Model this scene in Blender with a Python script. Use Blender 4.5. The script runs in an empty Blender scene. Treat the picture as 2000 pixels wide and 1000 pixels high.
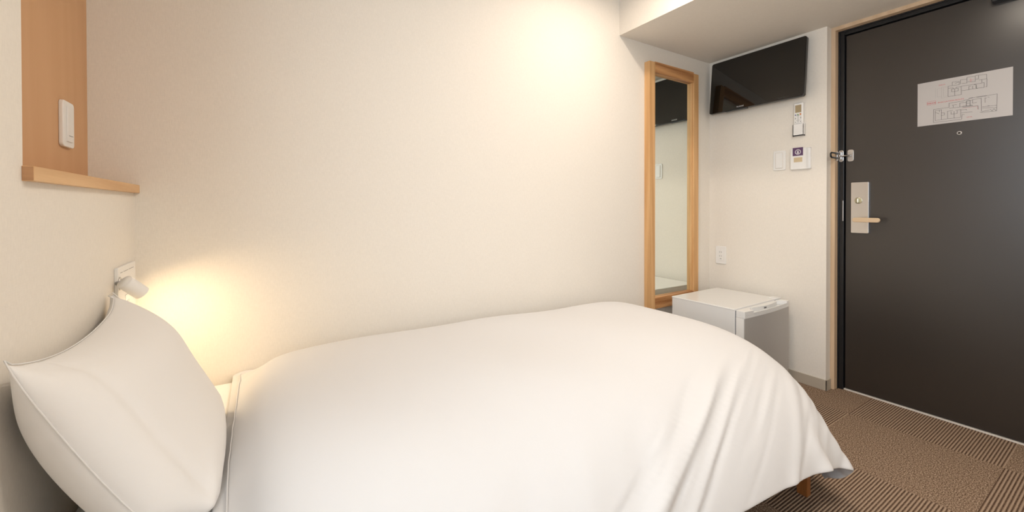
import bpy, bmesh, math, random
import numpy as np
from mathutils import Vector, Matrix

S = bpy.context.scene
COL = S.collection

# ------------------------------------------------------------------ camera
YAW, PITCH, ROLL, FPX, PY = 0.556370, 0.007467, -0.001733, 793.42, 409.24
CAM = Vector((0.0, 0.0, 1.04))
fwd = Vector((math.sin(YAW) * math.cos(PITCH), math.cos(YAW) * math.cos(PITCH), -math.sin(PITCH)))
rgt0 = Vector((math.cos(YAW), -math.sin(YAW), 0))
up0 = rgt0.cross(fwd)
rgt = rgt0 * math.cos(ROLL) + up0 * math.sin(ROLL)
up = -rgt0 * math.sin(ROLL) + up0 * math.cos(ROLL)
cam_d = bpy.data.cameras.new('camera')
cam_d.sensor_width = 36.0
cam_d.sensor_fit = 'HORIZONTAL'
cam_d.lens = FPX / 2000 * 36.0
cam_d.shift_y = (PY - 500) / 2000
cam_d.clip_start = 0.02
cam = bpy.data.objects.new('camera', cam_d)
m = Matrix((rgt, up, -fwd)).transposed().to_4x4()
m.translation = CAM
cam.matrix_world = m
COL.objects.link(cam)
S.camera = cam

# ------------------------------------------------------------------ exposure, world
S.view_settings.view_transform = 'Standard'
S.view_settings.look = 'None'
S.view_settings.gamma = 1.0
S.view_settings.use_curve_mapping = False
S.view_settings.exposure = 0.05
W = bpy.data.worlds.new('world')
S.world = W
W.use_nodes = True
bg = W.node_tree.nodes['Background']
bg.inputs['Color'].default_value = (0.80, 0.90, 1.0, 1)
bg.inputs['Strength'].default_value = 7.2


def area_light(name, loc, direction, sx, sy, power, color, spread=math.pi, shape='RECTANGLE'):
    d = bpy.data.lights.new(name, 'AREA')
    d.shape = shape
    d.size = sx
    if shape == 'RECTANGLE':
        d.size_y = sy
    d.energy = power
    d.color = color
    d.spread = spread
    o = bpy.data.objects.new(name, d)
    o.location = loc
    o.rotation_euler = Vector(direction).to_track_quat('-Z', 'Y').to_euler()
    COL.objects.link(o)
    return o


# daylight portal in the window opening behind the camera
WY0, WY1, WZ0, WZ1 = -0.80, 0.45, 0.75, 2.05
por = area_light('window_portal', (-0.47, (WY0 + WY1) / 2, (WZ0 + WZ1) / 2), (1, 0, 0), WZ1 - WZ0, WY1 - WY0, 1, (1, 1, 1))
por.rotation_euler = Matrix(((0, 0, -1), (0, 1, 0), (1, 0, 0))).to_euler()
por.data.size = WZ1 - WZ0
por.data.size_y = WY1 - WY0
por.data.cycles.is_portal = True

# warm lamp of the ceiling downlight, warm lamp inside the reading light
DL = Vector((1.42, 1.12, 2.385))
area_light('downlight_lamp', DL, (0, 0, -1), 0.10, 0.10, 8.0, (1.0, 0.86, 0.72), math.radians(152), 'DISK')
area_light('room_light_lamp', (1.15, -0.15, 2.335), (0, 0, -1), 0.36, 0.36, 13.0, (1.0, 0.89, 0.78), math.pi, 'DISK')
area_light('entry_light_lamp', (2.35, 0.35, 2.036), (0, 0, -1), 0.09, 0.09, 1.6, (1.0, 0.88, 0.74), math.pi, 'DISK')

# ------------------------------------------------------------------ materials


def srgb(r, g, b):
    f = lambda c: (c / 255 / 12.92) if c / 255 <= 0.04045 else ((c / 255 + 0.055) / 1.055) ** 2.4
    return (f(r), f(g), f(b), 1)


def mat(name, color=(0.8, 0.8, 0.8, 1), rough=0.5, metal=0.0, spec=0.5, **kw):
    mt = bpy.data.materials.new(name)
    mt.use_nodes = True
    p = mt.node_tree.nodes['Principled BSDF']
    p.inputs['Base Color'].default_value = color
    p.inputs['Roughness'].default_value = rough
    p.inputs['Metallic'].default_value = metal
    p.inputs['Specular IOR Level'].default_value = spec
    for k, v in kw.items():
        p.inputs[k].default_value = v
    return mt


def nd(mt, t, **kw):
    n = mt.node_tree.nodes.new(t)
    for k, v in kw.items():
        setattr(n, k, v)
    return n


def lk(mt, a, b):
    mt.node_tree.links.new(a, b)


def pr(mt):
    return mt.node_tree.nodes['Principled BSDF']


def math_n(mt, op, a, b=None):
    n = nd(mt, 'ShaderNodeMath', operation=op)
    for i, v in enumerate((a, b)):
        if v is None:
            continue
        if isinstance(v, (int, float)):
            n.inputs[i].default_value = v
        else:
            lk(mt, v, n.inputs[i])
    return n.outputs[0]


def world_pos(mt):
    g = nd(mt, 'ShaderNodeNewGeometry')
    return g.outputs['Position']


def scaled(mt, vec, s, rot=(0, 0, 0)):
    mp = nd(mt, 'ShaderNodeMapping')
    mp.inputs['Scale'].default_value = s
    mp.inputs['Rotation'].default_value = rot
    lk(mt, vec, mp.inputs['Vector'])
    return mp.outputs[0]


def noise(mt, vec, scale, detail=4, rough=0.55):
    n = nd(mt, 'ShaderNodeTexNoise')
    n.inputs['Scale'].default_value = scale
    n.inputs['Detail'].default_value = detail
    n.inputs['Roughness'].default_value = rough
    lk(mt, vec, n.inputs['Vector'])
    return n.outputs['Fac']


def ramp(mt, fac, stops):
    r = nd(mt, 'ShaderNodeValToRGB')
    e = r.color_ramp.elements
    while len(e) < len(stops):
        e.new(0.5)
    for i, (p, c) in enumerate(stops):
        e[i].position = p
        e[i].color = c
    lk(mt, fac, r.inputs['Fac'])
    return r.outputs['Color']


def bump(mt, h, strength=0.3, dist=0.001):
    b = nd(mt, 'ShaderNodeBump')
    b.inputs['Strength'].default_value = strength
    b.inputs['Distance'].default_value = dist
    lk(mt, h, b.inputs['Height'])
    lk(mt, b.outputs['Normal'], pr(mt).inputs['Normal'])


def wallpaper(name, c):
    mt = mat(name, c, 0.85, spec=0.2)
    wp = world_pos(mt)
    a = noise(mt, scaled(mt, wp, (1, 1, 0.16)), 420, 3)
    b = noise(mt, scaled(mt, wp, (1, 1, 5)), 60, 3)
    lo = tuple(x * 0.95 for x in c[:3]) + (1,)
    hi = tuple(min(1, x * 1.03) for x in c[:3]) + (1,)
    s = math_n(mt, 'ADD', math_n(mt, 'MULTIPLY', a, 0.7), math_n(mt, 'MULTIPLY', b, 0.3))
    lk(mt, ramp(mt, s, [(0.3, lo), (0.7, hi)]), pr(mt).inputs['Base Color'])
    bump(mt, s, 0.35, 0.0012)
    return mt


def wood(name, dark, light, axis='z', rough=0.45, fine=1.0):
    """procedural wood, the grain running along one world axis"""
    mt = mat(name, light, rough, spec=0.35)
    wp = world_pos(mt)
    sc = {'x': (0.06, 1, 1), 'y': (1, 0.06, 1), 'z': (1, 1, 0.06)}[axis]
    v = scaled(mt, wp, sc)
    n1 = noise(mt, v, 45 * fine, 3)
    n2 = noise(mt, v, 260 * fine, 3)
    w = nd(mt, 'ShaderNodeTexWave', wave_type='BANDS', bands_direction='DIAGONAL')
    w.inputs['Scale'].default_value = 9 * fine
    w.inputs['Distortion'].default_value = 9
    w.inputs['Detail'].default_value = 2
    lk(mt, v, w.inputs['Vector'])
    s = math_n(mt, 'ADD', math_n(mt, 'MULTIPLY', n1, 0.4), math_n(mt, 'ADD', math_n(mt, 'MULTIPLY', n2, 0.3), math_n(mt, 'MULTIPLY', w.outputs['Fac'], 0.3)))
    lk(mt, ramp(mt, s, [(0.3, dark), (0.68, light)]), pr(mt).inputs['Base Color'])
    bump(mt, s, 0.12, 0.0006)
    return mt


M = {}
M['wall'] = wallpaper('cream_wallpaper', (0.862, 0.811, 0.736, 1))
M['ceiling'] = wallpaper('ceiling_paper', (0.80, 0.745, 0.67, 1))
M['wood'] = wood('light_oak', srgb(212, 168, 120), srgb(228, 188, 140), 'y')
M['wood_z'] = wood('light_oak_upright', srgb(204, 156, 104), srgb(222, 178, 126), 'z')
M['wood_x'] = wood('light_oak_rail', srgb(160, 106, 62), srgb(212, 160, 108), 'x', fine=1.0)
M['wood_end'] = wood('oak_end_grain', srgb(165, 120, 84), srgb(196, 150, 110), 'x', fine=0.8)
M['panel'] = wood('oak_veneer', srgb(212, 166, 124), srgb(215, 170, 128), 'z', 0.55)
M['casing'] = wood('door_casing_oak', srgb(206, 178, 146), srgb(216, 190, 160), 'z')
M['bedwood'] = wood('walnut_bed', srgb(118, 70, 32), srgb(158, 100, 52), 'z', 0.4)
M['white'] = mat('white_plastic', (0.88, 0.87, 0.85, 1), 0.35)
M['white_gloss'] = mat('gloss_white_enamel', (0.82, 0.82, 0.81, 1), 0.22)
M['cream_plastic'] = mat('cream_plastic', (0.78, 0.74, 0.68, 1), 0.4)
M['grey'] = mat('grey_gap', (0.22, 0.23, 0.25, 1), 0.6)
M['fridge_door'] = mat('silver_grey_door', (0.48, 0.46, 0.44, 1), 0.38, 0.15)
M['black'] = mat('black_plastic', (0.006, 0.006, 0.006, 1), 0.22)
M['screen'] = mat('tv_glass', (0.004, 0.004, 0.004, 1), 0.03, spec=0.6)
M['screen'].node_tree.nodes['Principled BSDF'].inputs['IOR'].default_value = 1.6
M['mirror'] = mat('mirror_glass', (0.88, 0.93, 0.88, 1), 0.0, 1.0)
M['mirror_edge'] = mat('mirror_glass_edge', (0.12, 0.16, 0.12, 1), 0.15)
M['chrome'] = mat('brushed_nickel', (0.62, 0.61, 0.60, 1), 0.28, 1.0)
M['steel'] = mat('satin_steel', (0.66, 0.66, 0.68, 1), 0.38, 1.0)
M['brass'] = mat('pale_brass', (0.55, 0.52, 0.38, 1), 0.3, 1.0)
M['handle'] = mat('champagne_handle', (0.66, 0.50, 0.33, 1), 0.45, 0.25)
M['base'] = mat('greige_vinyl', (0.50, 0.44, 0.36, 1), 0.5)
M['paper'] = mat('laminated_paper', (0.50, 0.475, 0.465, 1), 0.35)
M['ink'] = mat('black_ink', (0.05, 0.045, 0.045, 1), 0.6)
M['ink_pale'] = mat('grey_ink', (0.35, 0.34, 0.34, 1), 0.6)
M['ink_red'] = mat('red_ink', (0.55, 0.06, 0.07, 1), 0.6)
M['purple'] = mat('purple_sticker', srgb(96, 66, 104), 0.5)
M['tan'] = mat('tan_sticker', srgb(214, 194, 158), 0.6)
M['lcd'] = mat('lcd_panel', srgb(170, 152, 118), 0.25)
M['btn_grey'] = mat('grey_button', (0.30, 0.30, 0.31, 1), 0.5)
M['btn_blue'] = mat('blue_grey_button', srgb(120, 118, 160), 0.5)
M['btn_green'] = mat('green_button', srgb(120, 160, 100), 0.5)
M['btn_orange'] = mat('orange_button', srgb(214, 120, 40), 0.5)
M['seal'] = mat('threshold_strip', (0.72, 0.68, 0.62, 1), 0.4)
M['frame_black'] = mat('black_steel_frame', (0.012, 0.013, 0.015, 1), 0.3)
M['gasket'] = mat('rubber_gasket', (0.002, 0.002, 0.002, 1), 0.7)
M['glow'] = mat('lamp_glow', (1, 1, 1, 1), 0.5)
pr(M['glow']).inputs['Emission Color'].default_value = (1.0, 0.80, 0.50, 1)
pr(M['glow']).inputs['Emission Strength'].default_value = 30
M['glow_soft'] = mat('lamp_diffuser', (1, 1, 1, 1), 0.5)
pr(M['glow_soft']).inputs['Emission Color'].default_value = (1.0, 0.9, 0.8, 1)
pr(M['glow_soft']).inputs['Emission Strength'].default_value = 3
M['alu'] = mat('window_aluminium', (0.55, 0.55, 0.55, 1), 0.4, 0.8)

# dark painted steel door, slight warm grey
M['door'] = mat('dark_painted_steel', (0.024, 0.018, 0.014, 1), 0.36, spec=0.9)
mt = M['door']
bump(mt, noise(mt, world_pos(mt), 900, 2), 0.03, 0.0003)


def cotton(name, c, wr=0.25):
    mt = mat(name, c, 0.9, spec=0.15)
    pr(mt).inputs['Sheen Weight'].default_value = 0.15
    wp = world_pos(mt)
    big = noise(mt, wp, 7, 3)
    fine = noise(mt, scaled(mt, wp, (1, 1, 1)), 34, 3)
    s = math_n(mt, 'ADD', math_n(mt, 'MULTIPLY', big, 0.75), math_n(mt, 'MULTIPLY', fine, 0.25))
    bump(mt, s, wr, 0.012)
    return mt


M['cotton'] = cotton('white_cotton', (0.70, 0.69, 0.685, 1), 0.15)
M['pillow'] = cotton('white_pillowcase', (0.86, 0.845, 0.83, 1), 0.2)
M['sheet'] = cotton('white_sheet', (0.80, 0.785, 0.765, 1), 0.08)

# carpet tiles, half metre squares, striped and plain by turns
mt = M['carpet'] = mat('carpet_tiles', (0.2, 0.15, 0.1, 1), 0.95, spec=0.1)
wp = world_pos(mt)
sep = nd(mt, 'ShaderNodeSeparateXYZ')
lk(mt, wp, sep.inputs[0])
ix = math_n(mt, 'FLOOR', math_n(mt, 'MULTIPLY', sep.outputs['X'], 2.0))
iy = math_n(mt, 'FLOOR', math_n(mt, 'MULTIPLY', math_n(mt, 'SUBTRACT', sep.outputs['Y'], 0.332), 2.0))
par = math_n(mt, 'FLOORED_MODULO', math_n(mt, 'ADD', ix, iy), 2.0)
st = math_n(mt, 'SINE', math_n(mt, 'MULTIPLY', math_n(mt, 'SUBTRACT', sep.outputs['Y'], 0.332), 2 * math.pi / 0.0098))
n_loop = noise(mt, wp, 260, 2, 0.8)
n_mid = noise(mt, scaled(mt, wp, (0.35, 1, 1)), 300, 2, 0.7)
n_str = noise(mt, scaled(mt, wp, (1, 1, 1)), 260, 2, 0.7)
tuft = math_n(mt, 'ADD', math_n(mt, 'MULTIPLY', n_loop, 0.6), math_n(mt, 'MULTIPLY', n_mid, 0.4))
plain_c = ramp(mt, tuft, [(0.40, srgb(78, 59, 45)), (0.50, srgb(134, 111, 91)), (0.60, srgb(194, 171, 149))])
st2 = math_n(mt, 'ADD', math_n(mt, 'MULTIPLY', st, 0.5), math_n(mt, 'ADD', 0.5, math_n(mt, 'MULTIPLY', math_n(mt, 'SUBTRACT', n_str, 0.5), 1.6)))
stripe_c = ramp(mt, st2, [(0.05, srgb(78, 58, 46)), (0.30, srgb(138, 115, 96)), (0.95, srgb(178, 155, 133))])
mx = nd(mt, 'ShaderNodeMix', data_type='RGBA')
lk(mt, par, mx.inputs['Factor'])
lk(mt, plain_c, mx.inputs['A'])
lk(mt, stripe_c, mx.inputs['B'])
lk(mt, mx.outputs['Result'], pr(mt).inputs['Base Color'])
hgt = math_n(mt, 'ADD', tuft, math_n(mt, 'MULTIPLY', math_n(mt, 'MULTIPLY', st, par), 0.6))
bump(mt, hgt, 0.8, 0.003)

# window glass: lets the light through, mirrors a little
mt = M['glass'] = bpy.data.materials.new('window_glass')
mt.use_nodes = True
nt = mt.node_tree
nt.nodes.remove(nt.nodes['Principled BSDF'])
tr = nt.nodes.new('ShaderNodeBsdfTransparent')
gl = nt.nodes.new('ShaderNodeBsdfGlossy')
gl.inputs['Roughness'].default_value = 0.0
ms = nt.nodes.new('ShaderNodeMixShader')
ms.inputs[0].default_value = 0.06
nt.links.new(tr.outputs[0], ms.inputs[1])
nt.links.new(gl.outputs[0], ms.inputs[2])
nt.links.new(ms.outputs[0], nt.nodes['Material Output'].inputs['Surface'])

# ------------------------------------------------------------------ mesh helpers


def merge(bm, tmp, mtx=None):
    if mtx is not None:
        bmesh.ops.transform(tmp, matrix=mtx, verts=tmp.verts)
    me = bpy.data.meshes.new('tmp')
    tmp.to_mesh(me)
    tmp.free()
    bm.from_mesh(me)
    bpy.data.meshes.remove(me)


def bx(bm, x0, x1, y0, y1, z0, z1, bev=0.0, seg=2, mtx=None):
    t = bmesh.new()
    bmesh.ops.create_cube(t, size=1.0)
    for v in t.verts:
        v.co = Vector(((x0 + x1) / 2 + v.co.x * (x1 - x0), (y0 + y1) / 2 + v.co.y * (y1 - y0), (z0 + z1) / 2 + v.co.z * (z1 - z0)))
    if bev > 0:
        bmesh.ops.bevel(t, geom=t.edges[:], offset=bev, segments=seg, profile=0.5, affect='EDGES')
    merge(bm, t, mtx)
    return bm


def box(*a, **k):
    return bx(bmesh.new(), *a, **k)


def cyl(bm, p0, p1, r0, r1=None, seg=32, bev=0.0, caps=True):
    p0, p1 = Vector(p0), Vector(p1)
    r1 = r0 if r1 is None else r1
    t = bmesh.new()
    bmesh.ops.create_cone(t, cap_ends=caps, segments=seg, radius1=r0, radius2=r1, depth=(p1 - p0).length)
    if bev > 0:
        es = [e for e in t.edges if abs(e.verts[0].co.z - e.verts[1].co.z) < 1e-6]
        bmesh.ops.bevel(t, geom=es, offset=bev, segments=2, profile=0.5, affect='EDGES')
    q = (p1 - p0).to_track_quat('Z', 'Y').to_matrix().to_4x4()
    q.translation = (p0 + p1) / 2
    merge(bm, t, q)
    return bm


def prism(bm, pts, axis, a0, a1, bev=0.0):
    """polygon in the two other axes, extruded along axis"""
    t = bmesh.new()
    def P(p, a):
        return {'x': (a, p[0], p[1]), 'y': (p[0], a, p[1]), 'z': (p[0], p[1], a)}[axis]
    v0 = [t.verts.new(P(p, a0)) for p in pts]
    v1 = [t.verts.new(P(p, a1)) for p in pts]
    t.faces.new(v0)
    t.faces.new(v1[::-1])
    n = len(pts)
    for i in range(n):
        t.faces.new((v0[i], v1[i], v1[(i + 1) % n], v0[(i + 1) % n]))
    bmesh.ops.recalc_face_normals(t, faces=t.faces[:])
    if bev > 0:
        bmesh.ops.bevel(t, geom=t.edges[:], offset=bev, segments=2, profile=0.5, affect='EDGES')
    merge(bm, t)
    return bm


def tube(bm, pts, r, seg=10, closed=False):
    pts = [Vector(p) for p in pts]
    n = len(pts)
    rings = []
    for i, p in enumerate(pts):
        a = pts[(i - 1) % n] if (closed or i > 0) else p
        b = pts[(i + 1) % n] if (closed or i < n - 1) else p
        d = (b - a).normalized()
        ref = Vector((1, 0, 0)) if abs(d.x) < 0.8 else Vector((0, 0, 1))
        u = d.cross(ref).normalized()
        w = d.cross(u)
        rings.append([bm.verts.new(p + (u * math.cos(t) + w * math.sin(t)) * r) for t in [2 * math.pi * k / seg for k in range(seg)]])
    for i in range(n if closed else n - 1):
        A, B = rings[i], rings[(i + 1) % n]
        for k in range(seg):
            bm.faces.new((A[k], A[(k + 1) % seg], B[(k + 1) % seg], B[k]))
    if not closed:
        bm.faces.new(rings[0][::-1])
        bm.faces.new(rings[-1])
    return bm


def rrect(w, h, r, n=6):
    pts = []
    for cx, cy, a0 in ((w / 2 - r, h / 2 - r, 0), (-w / 2 + r, h / 2 - r, 90), (-w / 2 + r, -h / 2 + r, 180), (w / 2 - r, -h / 2 + r, 270)):
        for k in range(n + 1):
            a = math.radians(a0 + 90 * k / n)
            pts.append((cx + r * math.cos(a), cy + r * math.sin(a)))
    return pts


def world_loc(o):
    v = Vector((0, 0, 0))
    while o is not None:
        v += Vector(o.location)
        o = o.parent
    return v


def obj(name, bm, material, parent=None, smooth=False, origin=None):
    """links one bmesh given in world coordinates as one object"""
    me = bpy.data.meshes.new(name)
    bmesh.ops.recalc_face_normals(bm, faces=bm.faces[:])
    o = bpy.data.objects.new(name, me)
    base = world_loc(parent) if parent is not None else Vector((0, 0, 0))
    if origin is None:
        org = base if parent is not None else Vector((0, 0, 0))
        if parent is None and len(bm.verts):
            xs = [v.co for v in bm.verts]
            org = Vector(((min(c.x for c in xs) + max(c.x for c in xs)) / 2, (min(c.y for c in xs) + max(c.y for c in xs)) / 2, min(c.z for c in xs)))
    else:
        org = Vector(origin)
    bmesh.ops.translate(bm, vec=-org, verts=bm.verts)
    bm.to_mesh(me)
    bm.free()
    o.location = org - base
    for mm in (material if isinstance(material, (list, tuple)) else [material]):
        me.materials.append(mm)
    if smooth:
        for p in me.polygons:
            p.use_smooth = True
    COL.objects.link(o)
    if parent is not None:
        o.parent = parent
    return o


def thing(name, label, cat, loc, group=None):
    o = bpy.data.objects.new(name, None)
    o.empty_display_size = 0.05
    o.location = loc
    COL.objects.link(o)
    o['label'] = label
    o['category'] = cat
    if group:
        o['group'] = group
    return o


def tag(o, label, cat, group=None):
    o['label'] = label
    o['category'] = cat
    if group:
        o['group'] = group
    return o


def struct(o):
    o['kind'] = 'structure'
    return o


def text_bm(s, size, origin, right, upv, depth=0.0002, align='LEFT', shear=0.0):
    """lettering as mesh, lying in the plane (right, upv)"""
    cu = bpy.data.curves.new('t', 'FONT')
    cu.body = s
    cu.size = size
    cu.shear = shear
    cu.align_x = align
    cu.extrude = depth
    o = bpy.data.objects.new('t', cu)
    COL.objects.link(o)
    dg = bpy.context.evaluated_depsgraph_get()
    me = bpy.data.meshes.new_from_object(o.evaluated_get(dg))
    bm = bmesh.new()
    bm.from_mesh(me)
    r, u = Vector(right).normalized(), Vector(upv).normalized()
    mtx = Matrix((r, u, r.cross(u))).transposed().to_4x4()
    mtx.translation = Vector(origin)
    bmesh.ops.transform(bm, matrix=mtx, verts=bm.verts)
    bpy.data.objects.remove(o)
    bpy.data.meshes.remove(me)
    return bm


# ------------------------------------------------------------------ room
XL, XR, XD = -0.333, 2.703, 2.815        # head wall, television wall, door
YB, YF = 1.702, -0.95                    # long wall, wall behind the camera
ZB, ZC = 2.045, 2.40                     # underside of bulkhead, ceiling
NY0, NZ0, XN = 1.001, 1.084, -0.435      # niche: near edge, shelf underside, back

struct(obj('floor', box(XL - 0.15, 3.0, YF - 0.1, YB + 0.1, -0.05, 0.0), M['carpet']))
struct(obj('ceiling', box(XL - 0.15, 3.0, YF - 0.1, YB + 0.1, ZC, ZC + 0.05), M['ceiling']))
struct(obj('wall_back', box(XL - 0.15, 3.0, YB, YB + 0.1, 0, ZC), M['wall']))
struct(obj('wall_front', box(XL - 0.15, 3.0, YF - 0.1, YF, 0, ZC), M['wall']))
bm = bmesh.new()
bx(bm, XL - 0.15, XL, NY0, YB, 0, NZ0)
bx(bm, XL - 0.15, XN - 0.012, NY0, YB, NZ0, ZC)
bx(bm, XL - 0.15, XL, WY1, NY0, 0, ZC)
bx(bm, XL - 0.15, XL, WY0, WY1, 0, WZ0)
bx(bm, XL - 0.15, XL, WY0, WY1, WZ1, ZC)
bx(bm, XL - 0.15, XL, YF, WY0, 0, ZC)
struct(obj('wall_left', bm, M['wall']))
struct(obj('wall_television', box(XR, 3.0, 1.004, YB, 0, ZB), M['wall']))
bm = bmesh.new()
bx(bm, 2.80, 3.0, YF, 0.06, 0, ZB)
bx(bm, 2.86, 3.0, 0.06, 1.004, 0, ZB)
struct(obj('wall_right', bm, M['wall']))
bm = bmesh.new()
bx(bm, 1.805, 3.0, YF, YB, ZB, ZC, 0)
struct(obj('ceiling_bulkhead', bm, M['ceiling']))
# wood lining at the back of the niche
struct(obj('trim_1', box(XN - 0.012, XN, NY0, YB, NZ0, ZC), M['panel']))
# baseboards
bm = bmesh.new()
bx(bm, XR - 0.006, XR, 0.998, YB, 0, 0.06, 0.0015)
bx(bm, XR - 0.006, 2.756, 0.998, 1.004, 0, 0.06, 0.0015)
struct(obj('baseboard_right', bm, M['base']))
struct(obj('baseboard_back', box(XL, XR - 0.006, YB - 0.006, YB, 0, 0.06, 0.0015), M['base']))
struct(obj('baseboard_left', box(XL, XL + 0.006, YF, YB - 0.006, 0, 0.06, 0.0015), M['base']))

# window behind the camera
win = bpy.data.objects.new('window_1', None)
win.location = (XL - 0.1, (WY0 + WY1) / 2, WZ0)
COL.objects.link(win)
struct(win)
bm = bmesh.new()
fx0, fx1 = XL - 0.10, XL - 0.06
for y0, y1, z0, z1 in ((WY0, WY0 + 0.04, WZ0, WZ1), (WY1 - 0.04, WY1, WZ0, WZ1), (WY0, WY1, WZ0, WZ0 + 0.04), (WY0, WY1, WZ1 - 0.04, WZ1), (-0.20, -0.15, WZ0, WZ1)):
    bx(bm, fx0, fx1, y0, y1, z0, z1, 0.002)
obj('window_frame', bm, M['alu'], win)
obj('window_pane', box(XL - 0.082, XL - 0.078, WY0 + 0.03, WY1 - 0.03, WZ0 + 0.03, WZ1 - 0.03), M['glass'], win)
obj('window_sill', box(XL - 0.06, XL + 0.02, WY0 - 0.02, WY1 + 0.02, WZ0 - 0.02, WZ0, 0.002), M['white'], win)

# ------------------------------------------------------------------ door, frame, casing
cas = bpy.data.objects.new('trim_2', None)
cas.location = (2.77, 0.56, 0)
COL.objects.link(cas)
struct(cas)
DY0 = 0.16
bm = bmesh.new()
bx(bm, 2.756, 2.86, 0.984, 1.004, 0, ZB, 0.0012)
bx(bm, 2.756, 2.86, DY0 - 0.045, DY0 - 0.025, 0, ZB, 0.0012)
bx(bm, 2.756, 2.86, DY0 - 0.025, 0.984, ZB - 0.020, ZB, 0.0012)
obj('casing', bm, M['casing'], cas)
bm = bmesh.new()
for y0, y1, z0, z1 in ((0.958, 0.984, 0, 2.025), (DY0 - 0.025, DY0 - 0.001, 0, 2.025), (DY0 - 0.001, 0.958, 2.001, 2.025)):
    bx(bm, 2.800, 2.87, y0, y1, z0, z1, 0.0015)
bx(bm, 2.792, 2.802, 0.9785, 0.984, 0, 2.025, 0.001)
bx(bm, 2.792, 2.802, DY0, 0.984, 2.019, 2.025, 0.001)
obj('door_frame', bm, M['frame_black'], cas)
obj('strike_plate', box(2.798, 2.8015, 0.959, 0.963, 0.955, 1.07, 0.0005), M['steel'], cas)
obj('threshold', box(2.806, 2.87, DY0, 0.957, 0, 0.006, 0.001), M['seal'], cas)
obj('gasket', box(2.826, 2.85, DY0, 0.957, 0.006, 2.0), M['gasket'], cas)

door = bpy.data.objects.new('door_1', None)
door.location = (XD, 0.55, 0)
COL.objects.link(door)
struct(door)
obj('door_leaf', box(XD, XD + 0.03, DY0 + 0.002, 0.954, 0.009, 1.996, 0.001), M['door'], door)
# lock plate with turn knob and lever
bm = prism(bmesh.new(), [(y, z) for y, z in [(0.887 + a, 1.030 + b) for a, b in rrect(0.078, 0.280, 0.004, 3)]], 'x', XD - 0.014, XD, 0.0015)
lp = obj('lock_plate', bm, M['chrome'], door)
bm = cyl(bmesh.new(), (XD - 0.014, 0.892, 1.069), (XD - 0.020, 0.892, 1.069), 0.017, bev=0.001)
bx(bm, XD - 0.034, XD - 0.018, 0.884, 0.900, 1.053, 1.085, 0.006, 3)
obj('thumb_turn', bm, M['brass'], lp, smooth=False)
bm = cyl(bmesh.new(), (XD - 0.014, 0.892, 0.964), (XD - 0.05, 0.892, 0.964), 0.010)
prism(bm, [(0.846 + a, 0.964 + b) for a, b in rrect(0.118, 0.024, 0.0118, 8)], 'x', XD - 0.062, XD - 0.050, 0.002)
obj('lever_handle', bm, M['handle'], lp)
# door guard: slotted arm on the frame, ball post on the door
bm = prism(bmesh.new(), [(0.932 + a, 1.322 + b) for a, b in rrect(0.028, 0.066, 0.010)], 'x', XD - 0.004, XD, 0.001)
gp = obj('guard_plate', bm, M['chrome'], door)
bm = bmesh.new()
for y, z in ((0.938, 1.346), (0.926, 1.336), (0.926, 1.309), (0.938, 1.298)):
    cyl(bm, (XD - 0.004, y, z), (XD - 0.006, y, z), 0.0038, 0.0028, 14)
obj('screws', bm, M['steel'], gp)
bm = bmesh.new()
tube(bm, [(XD - 0.004, 0.930, 1.322), (XD - 0.020, 0.936, 1.321), (XD - 0.038, 0.952, 1.320), (XD - 0.046, 0.966, 1.320)], 0.0042)
t = bmesh.new()
bmesh.ops.create_uvsphere(t, u_segments=16, v_segments=10, radius=0.0065)
merge(bm, t, Matrix.Translation((XD - 0.047, 0.967, 1.320)))
obj('ball_post', bm, M['chrome'], gp, smooth=True)
# peephole under the plan
bm = cyl(bmesh.new(), (XD, 0.516, 1.384), (XD - 0.004, 0.516, 1.384), 0.0085, bev=0.001)
ph = obj('peephole', bm, M['chrome'], door)
obj('lens', cyl(bmesh.new(), (XD - 0.004, 0.516, 1.384), (XD - 0.0046, 0.516, 1.384), 0.0045), M['black'], ph)
# door closer along the top edge
bm = box(XD - 0.045, XD, 0.18, 0.415, 1.945, 1.990, 0.004)
dc = obj('door_closer', bm, M['frame_black'], door)
bm = bmesh.new()
bx(bm, XD - 0.035, XD - 0.025, 0.22, 0.32, 1.990, 1.998, 0.001)
obj('closer_arm', bm, M['frame_black'], dc)

# guard arm folded back over the wooden casing: its own piece of hardware on the frame
guard = thing('door_guard', 'black swing-arm door guard with chrome base plate on the black door frame', 'door guard', (2.80, 0.97, 1.322))
bm = prism(bmesh.new(), [(0.970 + a, 1.322 + b) for a, b in rrect(0.022, 0.066, 0.010)], 'x', 2.7965, 2.800, 0.001)
obj('base_plate', bm, M['chrome'], guard)
bm = bmesh.new()
bx(bm, 2.778, 2.7965, 0.962, 0.980, 1.300, 1.344, 0.003)
cyl(bm, (2.785, 0.984, 1.298), (2.785, 0.984, 1.346), 0.005)
obj('hinge', bm, M['chrome'], guard)
pts = [(2.790, 0.976, 1.308), (2.735, 0.975, 1.309), (2.700, 0.975, 1.309)]
for k in range(9):
    a = math.radians(-90 + 180 * k / 8)
    pts.append((2.688 - 0.013 * math.cos(a), 0.975, 1.322 + 0.013 * math.sin(a)))
pts += [(2.700, 0.975, 1.335), (2.735, 0.975, 1.335), (2.790, 0.976, 1.336)]
obj('swing_arm', tube(bmesh.new(), pts, 0.0045, 10), M['frame_black'], guard, smooth=True)

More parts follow.
